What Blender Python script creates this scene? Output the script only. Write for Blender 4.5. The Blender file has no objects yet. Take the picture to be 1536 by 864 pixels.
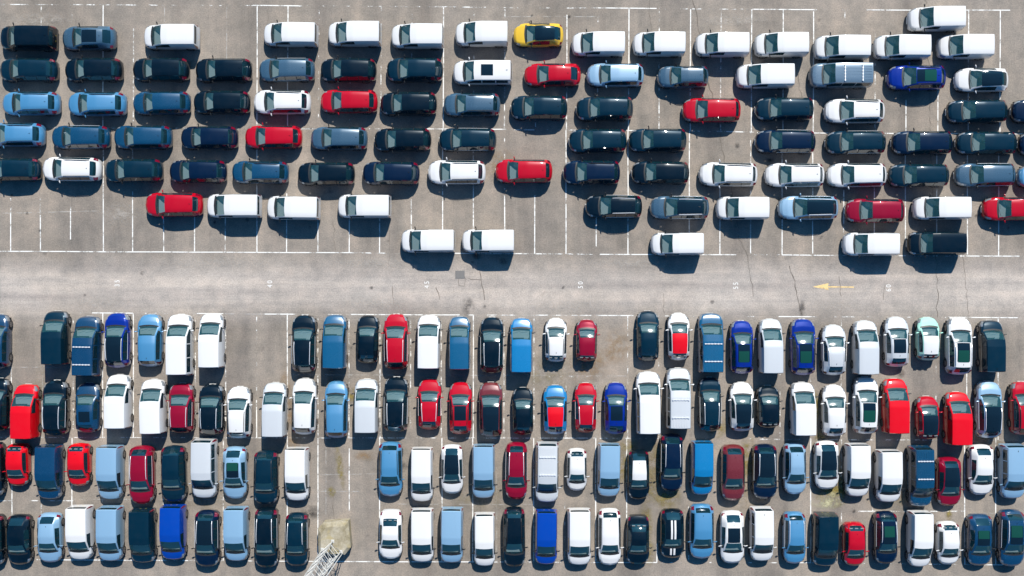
import bpy, bmesh, math, random
from mathutils import Vector, Matrix, noise
random.seed(7)
S = bpy.context.scene
COL = S.collection
R = math.radians

# ------------------------------------------------------------ camera, sky, sun
HC = 82.5                      # camera height
F35 = 35.0
FPX = F35 / 36.0 * 1536        # focal length in photo pixels
K = FPX / HC                   # photo pixels per metre on the ground
cam = bpy.data.cameras.new("camera"); co = bpy.data.objects.new("camera", cam); COL.objects.link(co)
co.location = (0, 0, HC); cam.lens = F35; cam.sensor_width = 36; cam.clip_end = 2000; cam.clip_start = 1
S.camera = co
SUN = Vector((0.27, 0.95, 1.0)).normalized()
elev = math.asin(SUN.z); azim = math.atan2(SUN.x, SUN.y)
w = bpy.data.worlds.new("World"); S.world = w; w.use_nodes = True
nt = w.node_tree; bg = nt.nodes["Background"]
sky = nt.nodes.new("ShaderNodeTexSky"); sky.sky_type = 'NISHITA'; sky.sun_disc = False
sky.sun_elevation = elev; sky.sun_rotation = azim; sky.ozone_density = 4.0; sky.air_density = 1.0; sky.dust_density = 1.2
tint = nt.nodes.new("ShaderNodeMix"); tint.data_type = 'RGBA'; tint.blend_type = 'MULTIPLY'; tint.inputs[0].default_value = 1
tint.inputs[7].default_value = (.24, .74, 1.05, 1)      # cyan-blue cast added to the sky light to colour the shade
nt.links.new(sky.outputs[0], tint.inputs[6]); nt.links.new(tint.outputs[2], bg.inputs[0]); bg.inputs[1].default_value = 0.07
sl = bpy.data.lights.new("sun", 'SUN'); sl.energy = 4.6; sl.angle = R(0.5); sl.color = (1.0, 0.95, 0.88)
so = bpy.data.objects.new("sun", sl); COL.objects.link(so); so.location = SUN * 120
so.rotation_euler = (-SUN).to_track_quat('-Z', 'Y').to_euler()
vs = S.view_settings; vs.view_transform = 'Standard'; vs.look = 'None'; vs.gamma = 1; vs.exposure = 0.75
S.cycles.max_bounces = 6; S.cycles.transparent_max_bounces = 8

# ------------------------------------------------------------ helpers
def P(px, py, z=0.0):
    """photo pixel -> world point at height z"""
    s = (HC - z) / FPX
    return Vector(((px - 768) * s, (432 - py) * s, z))

def link(name, data, parent=None, kind=None, mat=None):
    o = bpy.data.objects.new(name, data); COL.objects.link(o)
    if parent is not None: o.parent = parent
    if kind: o['kind'] = kind
    if mat is not None and data is not None:
        if len(data.materials) == 0: data.materials.append(None)
        o.material_slots[0].link = 'OBJECT'; o.material_slots[0].material = mat
    return o

def mesh_of(name, verts, faces, smooth=False, angle=None):
    me = bpy.data.meshes.new(name); me.from_pydata([tuple(v) for v in verts], [], faces)
    if smooth:
        me.polygons.foreach_set('use_smooth', [True] * len(me.polygons))
        if angle: me.set_sharp_from_angle(angle=R(angle))
    me.materials.append(None); me.update()
    return me

class MB:
    def __init__(s): s.v = []; s.f = []
    def box(s, x0, x1, y0, y1, z0, z1, m=None):
        b = len(s.v)
        pts = [Vector((x, y, z)) for z in (z0, z1) for x, y in ((x0, y0), (x1, y0), (x1, y1), (x0, y1))]
        if m is not None: pts = [m @ p for p in pts]
        s.v += pts
        s.f += [tuple(b + i for i in q) for q in ((3,2,1,0),(4,5,6,7),(0,1,5,4),(1,2,6,5),(2,3,7,6),(3,0,4,7))]
    def bar(s, a, b, r, n=4):
        a = Vector(a); b = Vector(b); d = (b - a).normalized()
        u = d.orthogonal().normalized(); v = d.cross(u); k = len(s.v)
        for p in (a, b):
            for i in range(n):
                t = 2 * math.pi * (i + .5) / n
                s.v.append(p + u * math.cos(t) * r + v * math.sin(t) * r)
        for i in range(n): s.f.append((k + i, k + (i + 1) % n, k + n + (i + 1) % n, k + n + i))
        s.f.append(tuple(k + i for i in reversed(range(n)))); s.f.append(tuple(k + n + i for i in range(n)))
    def build(s, name, smooth=False, angle=None): return mesh_of(name, s.v, s.f, smooth, angle)

# ------------------------------------------------------------ materials
def nodes_mat(name):
    m = bpy.data.materials.new(name); m.use_nodes = True
    t = m.node_tree; return m, t, t.nodes["Principled BSDF"]

def ramp(t, fac, stops):
    r = t.nodes.new("ShaderNodeValToRGB"); e = r.color_ramp.elements
    while len(e) > 1: e.remove(e[0])
    e[0].position = stops[0][0]; c = stops[0][1]; e[0].color = (*c, 1) if len(c) == 3 else c
    for p, c in stops[1:]:
        n = e.new(p); n.color = (*c, 1)
    t.links.new(fac, r.inputs[0]); return r.outputs[0]

def noise_n(t, vec, scale, detail=4, rough=.55, dist=0.0):
    n = t.nodes.new("ShaderNodeTexNoise"); n.inputs["Scale"].default_value = scale
    n.inputs["Detail"].default_value = detail; n.inputs["Roughness"].default_value = rough
    n.inputs["Distortion"].default_value = dist
    t.links.new(vec, n.inputs["Vector"]); return n.outputs["Fac"]

def mapping(t, vec, scale=(1, 1, 1), rot=(0, 0, 0), loc=(0, 0, 0)):
    m = t.nodes.new("ShaderNodeMapping"); m.inputs["Scale"].default_value = scale
    m.inputs["Rotation"].default_value = rot; m.inputs["Location"].default_value = loc
    t.links.new(vec, m.inputs["Vector"]); return m.outputs[0]

def mix(t, fac, a, b, mode='MIX'):
    n = t.nodes.new("ShaderNodeMix"); n.data_type = 'RGBA'; n.blend_type = mode
    for s, v in ((n.inputs[0], fac), (n.inputs[6], a), (n.inputs[7], b)):
        if hasattr(v, 'is_linked'): t.links.new(v, s)
        else: s.default_value = v if not isinstance(v, tuple) else (*v, 1)[:4]
    return n.outputs[2]

def math_n(t, op, a, b=0.0):
    n = t.nodes.new("ShaderNodeMath"); n.operation = op
    for s, v in ((n.inputs[0], a), (n.inputs[1], b)):
        if hasattr(v, 'is_linked'): t.links.new(v, s)
        else: s.default_value = v
    return n.outputs[0]

def asphalt(name):
    m, t, b = nodes_mat(name)
    g = t.nodes.new("ShaderNodeNewGeometry").outputs["Position"]
    big = noise_n(t, g, .09, 5, .6, .4)
    sp = t.nodes.new("ShaderNodeSeparateXYZ"); t.links.new(g, sp.inputs[0])
    # the driving lane (about y = -2) is polished paler than the bays; its edge wanders
    yy = math_n(t, 'ABSOLUTE', math_n(t, 'ADD', sp.outputs[1], 0.15))
    yy = math_n(t, 'ADD', yy, math_n(t, 'MULTIPLY', noise_n(t, g, .5, 4, .6), 1.6))
    lane = ramp(t, math_n(t, 'MULTIPLY', yy, .1), [(.17, (1, 1, 1)), (.40, (0, 0, 0))])
    c = mix(t, lane, ramp(t, big, [(.30, (.176, .154, .130)), (.5, (.198, .174, .149)), (.72, (.222, .197, .171))]),
            ramp(t, big, [(.30, (.290, .259, .229)), (.5, (.322, .288, .258)), (.72, (.350, .317, .286))]))
    med = noise_n(t, g, .9, 5, .65)
    c = mix(t, .8, c, ramp(t, med, [(.3, (.60, .58, .57)), (.5, (.5, .5, .5)), (.7, (.38, .39, .40))]), 'OVERLAY')
    fine = noise_n(t, g, 9.0, 6, .8)
    c = mix(t, .8, c, ramp(t, fine, [(.30, (.30, .30, .30)), (.5, (.5, .5, .5)), (.70, (.74, .72, .70))]), 'OVERLAY')
    # tyre polished / scuffed streaks that run along the traffic direction
    st = noise_n(t, mapping(t, g, (.35, .05, 1)), 1.0, 5, .6, .2)
    st2 = noise_n(t, mapping(t, g, (.03, .75, 1)), 1.0, 5, .6, .2)
    st = math_n(t, 'ADD', math_n(t, 'MULTIPLY', st, math_n(t, 'SUBTRACT', 1.0, lane)), math_n(t, 'MULTIPLY', st2, lane))
    c = mix(t, .85, c, ramp(t, st, [(.33, (.36, .36, .37)), (.5, (.5, .5, .5)), (.68, (.64, .62, .60))]), 'OVERLAY')
    # laying joints / block-like patches with their own tone
    v = t.nodes.new("ShaderNodeTexVoronoi"); v.distance = 'CHEBYCHEV'; v.inputs["Scale"].default_value = .13
    t.links.new(mapping(t, g, (1, 1.4, 1)), v.inputs["Vector"])
    sep = t.nodes.new("ShaderNodeSeparateColor"); t.links.new(v.outputs["Color"], sep.inputs[0])
    c = mix(t, .22, c, ramp(t, sep.outputs[0], [(0, (.36, .36, .36)), (1, (.62, .60, .58))]), 'OVERLAY')
    # rare oil drips
    oil = noise_n(t, g, .55, 3, .5)
    c = mix(t, ramp(t, oil, [(.70, (0, 0, 0)), (.78, (.45, .45, .45))]), c, (.05, .047, .045))
    t.links.new(c, b.inputs["Base Color"]); b.inputs["Roughness"].default_value = .9
    b.inputs["Specular IOR Level"].default_value = .25
    bp = t.nodes.new("ShaderNodeBump"); bp.inputs["Strength"].default_value = .5; bp.inputs["Distance"].default_value = .02
    t.links.new(fine, bp.inputs["Height"]); t.links.new(bp.outputs[0], b.inputs["Normal"])
    return m
M = {}
M['lot'] = M['road'] = asphalt("weathered_asphalt")

def paint_line(name, wear, col=(.62, .61, .58)):
    m, t, b = nodes_mat(name)
    g = t.nodes.new("ShaderNodeNewGeometry").outputs["Position"]
    n1 = noise_n(t, g, 1.5, 2, .5); n2 = noise_n(t, g, 7, 4, .7)
    s = math_n(t, 'ADD', math_n(t, 'MULTIPLY', n1, .6), math_n(t, 'MULTIPLY', n2, .4))
    a = {0: (.36, .50), 1: (.47, .58), 2: (.53, .60), 3: (.44, .62), 4: (.22, .40)}[wear]
    al = ramp(t, s, [(a[0], (0, 0, 0)), (a[1], (1, 1, 1) if wear != 3 else (.35, .35, .35))])
    t.links.new(al, b.inputs["Alpha"])
    b.inputs["Base Color"].default_value = (*col, 1); b.inputs["Roughness"].default_value = .7
    return m
for i in range(4): M['line%d' % i] = paint_line("road_paint_%s" % ["fresh", "worn", "remnant", "ghost"][i], i)
M['number_paint'] = paint_line('number_paint', 4)
M['yellow_paint'] = paint_line("yellow_road_paint", 0, (.62, .44, .19))

def simple(name, col, rough=.5, metal=0, coat=0, spec=.5, alpha=1, coat_rough=.03):
    m, t, b = nodes_mat(name)
    b.inputs["Base Color"].default_value = (*col, 1); b.inputs["Roughness"].default_value = rough
    b.inputs["Metallic"].default_value = metal; b.inputs["Coat Weight"].default_value = coat
    b.inputs["Coat Roughness"].default_value = coat_rough; b.inputs["Specular IOR Level"].default_value = spec
    b.inputs["Alpha"].default_value = alpha
    return m

def car_paint(name, col, metal=0.0, rough=.35, coat=1.0):
    dust = .05 if min(col) > .2 else .012
    m = simple(name, col, rough, metal, coat)
    t = m.node_tree; b = t.nodes["Principled BSDF"]
    g = t.nodes.new("ShaderNodeNewGeometry").outputs["Position"]
    if metal > .15:      # metallic flake: broad neutral sheen towards the sun
        b.inputs['Specular IOR Level'].default_value = .4; b.inputs['Metallic'].default_value = metal * .4; b.inputs['Roughness'].default_value = .3; b.inputs['Coat IOR'].default_value = 2.0 if max(col) > .33 and col[0] > .03 else 1.65
    else: b.inputs['Specular IOR Level'].default_value = .12
    d = noise_n(t, g, 1.7, 5, .6)                     # thin road dust, uneven from car to car
    d2 = noise_n(t, g, 14, 3, .7)
    f = math_n(t, 'MULTIPLY', ramp(t, math_n(t, 'ADD', math_n(t, 'MULTIPLY', d, .7), math_n(t, 'MULTIPLY', d2, .3)), [(.42, (0, 0, 0)), (.75, (1, 1, 1))]), dust)
    t.links.new(mix(t, f, col, (.30, .27, .24)), b.inputs["Base Color"])
    t.links.new(math_n(t, 'ADD', f, (.38 if max(col) > .33 and col[0] > .03 else .27) if metal > .15 else .03), b.inputs["Coat Roughness"])
    return m
PAINT = {
 'white': ((.565, .565, .56), 0, .4), 'silver': ((.50, .52, .53), .35, .45), 'paleblue': ((.19, .335, .47), .3, .42), 'lightblue': ((.045, .20, .37), .35, .38),
 'grey': ((.10, .16, .22), .5, .36), 'steel': ((.035, .085, .135), .5, .36), 'slate': ((.0008, .046, .105), .4, .36), 'black': ((.0005, .0050, .010), .0, .3),
 'teal': ((.0005, .0145, .028), .1, .35), 'navy': ((.0005, .0075, .026), .1, .35), 'darkblue': ((.0006, .034, .088), .2, .35),
 'royal': ((.0006, .016, .19), .1, .35), 'blue': ((.0008, .042, .29), .1, .35), 'midblue': ((.0015, .145, .34), .2, .35), 'petrol': ((.0015, .075, .165), .25, .36),
 'red': ((.345, .0008, .010), .0, .35), 'brightred': ((.52, .001, .006), 0, .4), 'darkred': ((.20, .001, .016), .1, .35),
 'yellow': ((.58, .37, .03), 0, .4), 'mint': ((.30, .56, .46), 0, .4), 'brown': ((.13, .014, .016), .3, .35)}
PM = {k: car_paint("car_paint_" + k, *v) for k, v in PAINT.items()}
PM['green'] = simple("green_tinted_glass", (.006, .045, .030), .04, 0, 0, .8)
PM['gloss_black'] = simple("gloss_black_roof", (.003, .008, .012), .08, 0, 1)
M['glass'] = simple("tinted_window_glass", (.025, .10, .115), .11, 0, 0, 1.0, .38)
M['dglass'] = simple("dark_side_glass", (.004, .020, .028), .04, 0, 0, 1.0, .93)
M['rubber'] = simple("tyre_rubber", (.015, .015, .016), .8)
M['rim'] = simple("alloy_rim", (.45, .46, .48), .3, .9)
M['trim'] = simple("black_plastic_trim", (.012, .013, .014), .5)
M['chrome'] = simple("brushed_aluminium_rail", (.78, .79, .80), .38, .45)
M['headlight'] = simple("clear_lamp_lens", (.22, .24, .26), .06, .3, 1)
M['taillight'] = simple("red_lamp_lens", (.12, .002, .014), .12, 0, 1)
M['yplate'] = simple("yellow_number_plate", (.75, .55, .03), .4)
M['wplate'] = simple("white_number_plate", (.75, .75, .72), .4)
M['seat'] = simple("grey_seat_fabric", (.14, .16, .17), .9)
M['dash'] = simple("grey_dashboard", (.20, .27, .28), .7)

# ------------------------------------------------------------ the ground
def sheet(name, x0, x1, y0, y1, z, mat, nx=1, ny=1):
    vs_ = []; fs = []
    for j in range(ny + 1):
        for i in range(nx + 1):
            vs_.append((x0 + (x1 - x0) * i / nx, y0 + (y1 - y0) * j / ny, z))
    for j in range(ny):
        for i in range(nx):
            a = j * (nx + 1) + i; fs.append((a, a + 1, a + nx + 2, a + nx + 1))
    return link(name, mesh_of(name, vs_, fs), None, 'structure', mat)
lot = sheet("parking_ground", -400, 400, -400, 400, 0, M['lot'], 8, 8)
road = link("road", mesh_of("road", [P(-6000, 350, .004), P(7536, 425, .004), P(7536, 508, .004), P(-6000, 433, .004)], [(3, 2, 1, 0)]), None, 'structure', M['road'])

LINES = []   # x0,y0,x1,y1,wear,width m
def V(x, y0, y1, wear=0, x2=None, wd=.082): LINES.append((x, y0, x2 if x2 is not None else x, y1, wear, wd))
def Hl(x0, y0, x1, y1, wear=0, wd=.082): LINES.append((x0, y0, x1, y1, wear, wd))
# upper block, top half (bays between the two long lines)
for x, y0, y1, wr in [(62,10,190,2),(155,7,190,0),(108,20,190,2),(200.5,42,190,1),(247,10,190,3),(293.5,80,190,2),(340,10,190,3),(386,8,190,0),(432,9,190,0),
    (478.5,14,190,2),(525.5,30,190,2),(572,10,190,1),(618,20,190,2),(665.5,11,194,0),(711,14,194,2),(757.5,14,194,1),(804,22,195,2),(850.5,22,195,0),
    (897,20,195,2),(943.5,12,196,0),(989,12,196,1),(1036,14,196,0),(1081.5,15,197,1),(1127.5,14,198,0),(1175,14,199,0),(1220.5,17,200,0),(1267.5,16,200,2),
    (1313,50,200,1),(1359,150,200,0),(1407,120,200,0),(1453,15,200,0),(1500.5,16,201,0)]:
    V(x, y0, y1, wr, x - (y1 - y0) / 250)
for x, y0, y1, wr in [(16,297,320,1),(16,318,376,0),(60.5,297,326,1),(60.5,325,376,0),(106,297,316,1),(106,315,359,0),(155,190,377,0),(199,190,300,1),(199,297,377,0),
    (245.5,320,377,0),(292,320,377,0),(338,325,378,0),(385.5,190,378,0),(430,290,378,0),(477,325,379,0),(524,325,379,0),(569.5,325,379,0),(617,299,348,0),
    (664,194,350,0),(710,194,350,0),(757,194,293,2),(757,293,350,0),(802,293,381,0),(849,195,381,0),(894.5,325,370,0),(942,196,381,0),(988,320,382,1),(1034,196,350,0),
    (1080,280,382,0),(1126,300,382,0),(1126,198,300,1),(1173,225,382,0),(1219,200,382,0),(1265.5,285,350,0),(1311.5,280,350,0),(1358,200,360,0),(1405,200,350,0),(1451,201,382,0),(1498,201,384,0)]:
    V(x, y0, y1, wr)
for a in [(0,6.5,203,7.5,1),(203,7.5,380,8.5,2),(380,8,448,9,0),(448,9,650,10,2),(650,10,718,11,1),(718,11,850,12,2),(850,12,897,12,1),(897,12,985,12.8,0),(985,13,1060,13.5,2),
          (1060,13.5,1130,14,1),(1130,14,1220,14.5,0),(1220,14.5,1300,15,2),(1300,15,1515,15.5,0),
          (0,190,300,193,3),(160,192,640,193.5,2),(440,193,485,193,0),(640,193.5,760,194,0),(760,194.5,935,195.5,1),(935,195.5,1130,198,1),(1136,199,1245,199.5,0),(1245,199.5,1330,200,2),(1330,200,1536,201,0),
          (0,377,524,379,0),(524,379,600,380,1),(680,380,782,380.5,0),(782,380.5,900,381.5,1),(900,381.5,1104,382,0),(1104,382,1173,382.5,2),(1173,382.5,1250,383,0),(1250,383,1440,384,1),(1438,384,1529,384.5,0),(1529,384.5,1700,386,2),
          (0,320,155,316,3),(760,25,900,25,3)]: Hl(*a)
# lower block
for x, y0, y1, wr in [(17,480,657,1),(64,480,657,3),(110,475,657,2),(154,470,657,0),(200,470,657,0),(245,475,657,3),(293,475,657,2),(338.5,470,657,1),(385,475,600,2),(385,600,657,0),(431,470,657,0),
    (477,475,657,1),(523.5,475,657,1),(570,472,657,1),(616,475,657,1),(662,480,657,1),(710,472,657,0),(756,480,657,1),(801,478,657,1),(849,478,657,2),(894,474,657,3),(941.5,474,657,1),(988,475,657,2),
    (1170,476,657,2),(1216,480,658,2),(1262,480,658,1),(1450,476,660,0),(1497,476,660,0),(1404,480,660,2),(1540,478,660,1),
    (18,657,830,0),(62,757,842,1),(108,657,842,0),(154,657,842,2),(431,657,842,0),(477,657,842,0),(489,560,842,3),(524,672,766,0),(569.5,657,842,0),(616,745,842,1),(663,657,842,0),(709,657,842,0),(745,700,842,3),
    (800.5,657,842,0),(847,740,842,2),(893.5,657,842,0),(940,657,842,0),(985.5,815,844,0),(1033,740,844,2),(1216,657,845,0),(1262,657,845,1),(1309,740,845,2),(1447,657,847,0),(1493.5,657,847,0),(245,745,842,1),(335,660,842,1)]:
    V(x, y0, y1, wr)
for a in [(103,469,140,469,2),(138,469.3,200,469.8,0),(200,470,290,470,2),(290,470,335,470.5,0),(335,470.5,397,471,3),(397,471,440,471.3,0),(440,471.3,520,472,2),(520,471.7,690,472.5,0),(690,472.5,890,473,1),
          (893,473,950,473.5,0),(950,473.5,1160,475,2),(1168,475,1225,475,0),(1225,475,1424,476,2),(1422,476,1520,476.5,0),(1520,476.5,1700,477,2),
          (0,551,160,551,3),(440,562,940,564,3),(800,565,905,565,2),(0,656,440,656.8,1,.06),(440,656.8,700,657,1,.06),(700,657,960,657.5,1),(960,657.5,1150,658,2),(1140,659,1400,660,1),(1400,660,1700,661,3),
          (0,751,110,751,1),(110,749,390,749,3),(475,737,575,737,3),(480,712,600,710,3),(1280,767,1447,767,1),(590,756,800,757,3),(1450,770,1700,770,3),
          (55,839.5,240,840.5,0),(240,840.5,300,841,1),(300,841,418,841.5,2),(418,841.8,745,843,0),(745,843,905,843.5,1),(905,843.5,986,843.5,0),(986,843.5,1190,844,2),(1188,844,1216,844,0),(1216,844,1470,847,2),(1470,847,1505,847,0)]: Hl(*a)
def strip_mesh(pts, wd, z):
    v = []; f = []
    for i, p in enumerate(pts):
        d = (pts[min(i + 1, len(pts) - 1)] - pts[max(i - 1, 0)]).normalized()
        n = Vector((-d.y, d.x, 0)); ww = wd[i] if isinstance(wd, list) else wd
        v += [p + n * ww / 2 + Vector((0, 0, z)), p - n * ww / 2 + Vector((0, 0, z))]
        if i: f.append((2 * i - 2, 2 * i - 1, 2 * i + 1, 2 * i))
    return mesh_of("strip", v, f)
for i, (x0, y0, x1, y1, wr, wd) in enumerate(LINES):
    vert = abs(x1 - x0) < abs(y1 - y0)
    a, b = P(x0, y0), P(x1, y1)
    n = max(1, int((b - a).length / 2.5))
    pts = [a.lerp(b, k / n) + Vector(((random.uniform(-.012, .012)), random.uniform(-.012, .012), 0)) for k in range(n + 1)]
    link("painted_line", strip_mesh(pts, wd * (1.05 if wr < 2 else .95), .008 if vert else .012), lot, None, M['line%d' % wr])

# bay numbers and the arrow on the road
def text_mesh(s, size):
    c = bpy.data.curves.new("t", 'FONT'); c.body = s; c.size = size; c.align_x = 'CENTER'; c.align_y = 'CENTER'
    c.space_character = 1.35; c.offset = 0.0
    o = bpy.data.objects.new("t", c); COL.objects.link(o)
    me = bpy.data.meshes.new_from_object(o.evaluated_get(bpy.context.evaluated_depsgraph_get()))
    bpy.data.objects.remove(o); me.materials.clear(); me.materials.append(None); return me
for s, x, y in (("35", 176, 425), ("40", 405, 426), ("45", 640.5, 427), ("50", 871, 427.5), ("55", 1104, 428.5), ("60", 1333, 432)):
    o = link("painted_number", text_mesh(s, .60), road, None, M['number_paint']); o.location = P(x, y, .010); o.rotation_euler.z = R(90)
    o.scale = (.85, .95, 1); o['label'] = "worn white bay number %s painted on the road" % s
v = [P(x, y, .010) for x, y in ((1219, 430.2), (1243, 424.5), (1242, 429.2), (1281, 429.8), (1281, 431.6), (1242, 431.2), (1243, 435))]
link("painted_arrow", mesh_of("arrow", v, [tuple(range(6, -1, -1))]), road, None, M['yellow_paint'])['label'] = "faded yellow arrow pointing left on the road"

# cracks, patches, moss
M['crack'] = simple("tarred_crack", (.115, .098, .080), .9)
def crack(pts, wd, z=.016, col='crack'):
    q = []
    for i in range(len(pts) - 1):
        a, b = P(*pts[i]), P(*pts[i + 1]); n = max(2, int((b - a).length / .35))
        for k in range(n):
            q.append(a.lerp(b, k / n) + Vector((random.gauss(0, .05), random.gauss(0, .05), 0)))
    q.append(P(*pts[-1]))
    link("crack", strip_mesh(q, [wd * random.uniform(.25, 1.2) for _ in q], z), lot, None, M[col])
for pts, wd in [([(1039,0),(1046,34),(1062,122),(1070,148),(1080,198),(1087,242),(1098,284),(1109,357),(1121,383)], .085),
    ([(1196,110),(1198.5,125),(1203,146)], .05), ([(1121,383),(1126,420),(1130,445)], .04), ([(1185,400),(1193,430),(1197,450),(1203,472)], .07),
    ([(1388,0),(1388,8)], .05), ([(1391,80),(1393,104),(1395.6,200),(1396,240),(1400,300)], .05), ([(1404,380),(1406,440),(1406,476)], .05),
    ([(974,0),(977,45)], .035), ([(720,407),(723,429),(727,450)], .07), ([(719,751),(721,768)], .06), ([(499,743),(500,760),(502,784)], .06),
    ([(655,432),(660,450)], .05), ([(1259,415),(1262,445)], .035), ([(995,440),(997,470)], .03), ([(1445,380),(1452,475)], .03), ([(500,330),(503,378)], .03),
    ([(170,338),(172,362)], .03), ([(583,342),(585,380),(583,400)], .03), ([(588,430),(590,458)], .05), ([(700,418),(722,420)], .04), ([(400,0),(412,120)], .025), ([(1327,430),(1325,450)], .03)]:
    crack(pts, wd)
def blob_mat(name, c1, c2, dens):
    m, t, b = nodes_mat(name)
    tc = t.nodes.new("ShaderNodeTexCoord"); g = t.nodes.new("ShaderNodeNewGeometry").outputs["Position"]
    L = t.nodes.new("ShaderNodeVectorMath"); L.operation = 'LENGTH'; t.links.new(tc.outputs["Object"], L.inputs[0])
    fall = ramp(t, L.outputs["Value"], [(.25, (1, 1, 1)), (1, (0, 0, 0))])
    n = math_n(t, 'ADD', math_n(t, 'MULTIPLY', noise_n(t, g, 1.4, 5, .65), .6), math_n(t, 'MULTIPLY', noise_n(t, g, 9, 4, .7), .4))
    a = math_n(t, 'MULTIPLY', fall, ramp(t, n, [(.42, (0, 0, 0)), (.60, (1, 1, 1))]))
    t.links.new(math_n(t, 'MULTIPLY', a, dens), b.inputs["Alpha"])
    t.links.new(ramp(t, noise_n(t, g, 3, 4, .6), [(.35, c1), (.65, c2)]), b.inputs["Base Color"]); b.inputs["Roughness"].default_value = .95
    return m
M['moss'] = blob_mat("yellow_moss", (.15, .11, .02), (.26, .21, .06), .95)
M['palemoss'] = blob_mat("pale_lichen", (.35, .33, .20), (.48, .46, .30), .95)
M['rust'] = blob_mat("rust_stain", (.24, .14, .06), (.28, .19, .10), .6)
M['tan'] = blob_mat("tan_silt", (.20, .165, .105), (.25, .21, .14), .6)
M['oil'] = blob_mat("oil_stain", (.02, .018, .018), (.05, .045, .042), .8)
M['dust'] = blob_mat("pale_scuff", (.34, .31, .27), (.42, .38, .34), .55)
disc = mesh_of("disc", [(0, 0, 0)] + [(math.cos(i * math.pi / 12), math.sin(i * math.pi / 12), 0) for i in range(24)], [(0, i + 1, (i + 1) % 24 + 1) for i in range(24)])
zc = [0]
def blob(nm, mat, px, py, rx, ry, rot=0):
    zc[0] += 1
    o = link(nm, disc, lot, 'stuff', M[mat]); o.location = P(px, py, .020 + zc[0] * .0004); o.scale = (rx / K, ry / K, 1); o.rotation_euler.z = R(rot)
for a in [(1250,742,34,20),(1232,668,14,34),(1255,725,22,40),(969,785,12,40),(974,720,14,36),(944,668,16,12),(1000,745,26,22),(935,700,12,30),(985,690,10,30),(1122,690,14,46),(497,738,8,10),(510,700,7,38,10),
          (528,592,9,12),(1222,610,12,30),(1424,772,6,10),(1075,640,20,20),(970,830,14,24),(1290,700,12,30)]: blob("moss_patch", 'moss', *a)
for a in [(1248,748,22,12),(1240,755,26,10)]: blob("lichen_patch", 'palemoss', *a)
for a in [(548,684,20,9),(428,590,10,50),(440,640,14,50),(885,545,40,30),(925,520,24,30),(498,600,10,60),(750,250,30,30)]: blob("rust_stain", 'rust', *a)
for a in [(467,768,18,12),(716,383,9,7),(756,392,8,7),(1153,240,10,5),(1106,218,5,5),(702,460,12,16),(1203,462,6,14),(1349,560,10,8),(604,700,8,10),(335,700,6,8)]: blob("oil_stain", 'oil', *a)
rr = random.Random(3)
for _ in range(46):
    x, y = rr.uniform(10, 1526), rr.choice([rr.uniform(280, 372), rr.uniform(15, 40), rr.uniform(480, 835), rr.uniform(390, 465)])
    blob("oil_spot", 'oil', x, y, rr.uniform(2, 5), rr.uniform(2, 4), rr.uniform(0, 90))
for a in [(985,700,40,60),(1120,740,50,30),(1350,745,60,30),(720,745,60,25),(300,745,60,25),(60,600,14,60),(820,560,60,40),(925,640,20,60),(1480,640,30,60)]: blob("tan_stain", 'tan', *a)
for a in [(560,455,60,12),(860,460,70,12),(150,455,60,12),(1250,460,60,10),(330,395,120,10),(960,395,110,8),(1120,350,30,20),(560,395,90,8),(180,320,40,20),(60,30,60,12),(1100,30,60,10)]: blob("pale_scuff", 'dust', *a)
# iron drain cover, repaired strip
mb = MB(); a = P(683, 418); b = P(697, 406)
mb.box(a.x, b.x, a.y, b.y, .004, .02); grat = link("drain_cover", mb.build("drain_cover"), None, None, simple("cast_iron", (.15, .145, .14), .7, .3))
mb = MB(); n = 7
for i in range(n):
    x = a.x + (b.x - a.x) * (i + .5) / n; mb.box(x - .025, x + .025, a.y + .06, b.y - .06, .02, .032)
link("grating_bars", mb.build("grating_bars"), grat, 'stuff', simple("worn_iron", (.20, .19, .18), .5, .5))
grat['label'] = "grey square drain cover set in the road below the two lone vans"; grat['category'] = "drain cover"
crack([(688,418),(688,426),(690,430),(697,429.5),(698,420),(697,414)], .05)

# ------------------------------------------------------------ vehicles
# key stations: d from the nose, zt roof-edge height, zb belt height, half width (fraction), roof half width (fraction), plan curve c
def KEYS(L, W2, zl, cowl, ws, roof0, rend, rg, H, belt, wr, wr_r, van=False):
    if van:
        return [(0,.55,.50,.66,.50,.20),(.05,.78,.72,.78,.62,.20),(.14,zl-.08,zl-.16,.88,.70,.19),(.30,zl,zl-.08,.95,.77,.17),(cowl,1.12,1.03,.99,.85,.14),(ws,H-.14,belt,1,wr,.08),(roof0,H-.07,belt+.01,1,wr+.01,0),
                (rend,H-.08,belt+.01,.985,wr,-.03),(rend+.05,H-.17,belt,.98,wr,-.03),(rg,belt+.12,belt-.02,.97,wr,-.04),(L-.03,.70,.64,.93,.8,-.06),(L,.50,.46,.86,.75,-.06)]
    return [(0,.50,.47,.56,.42,.27),(.05,zl-.14,zl-.21,.72,.56,.27),(.22,zl,zl-.07,.89,.70,.23),(.60,zl+.09,zl+.01,.975,.78,.17),(cowl,belt+.03,belt-.03,1,.84,.15),(ws,H-.10,belt+.02,1,wr,.07),
            (roof0,H-.055,belt+.03,1,wr,0),(rend,H-.10,belt+.05,.975,wr_r,-.05),(rg,belt+.05,belt-.01,.945,.66,-.13),(L-.07,belt-.12,belt-.19,.86,.62,-.20),(L,.55,.50,.66,.46,-.20)]
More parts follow.
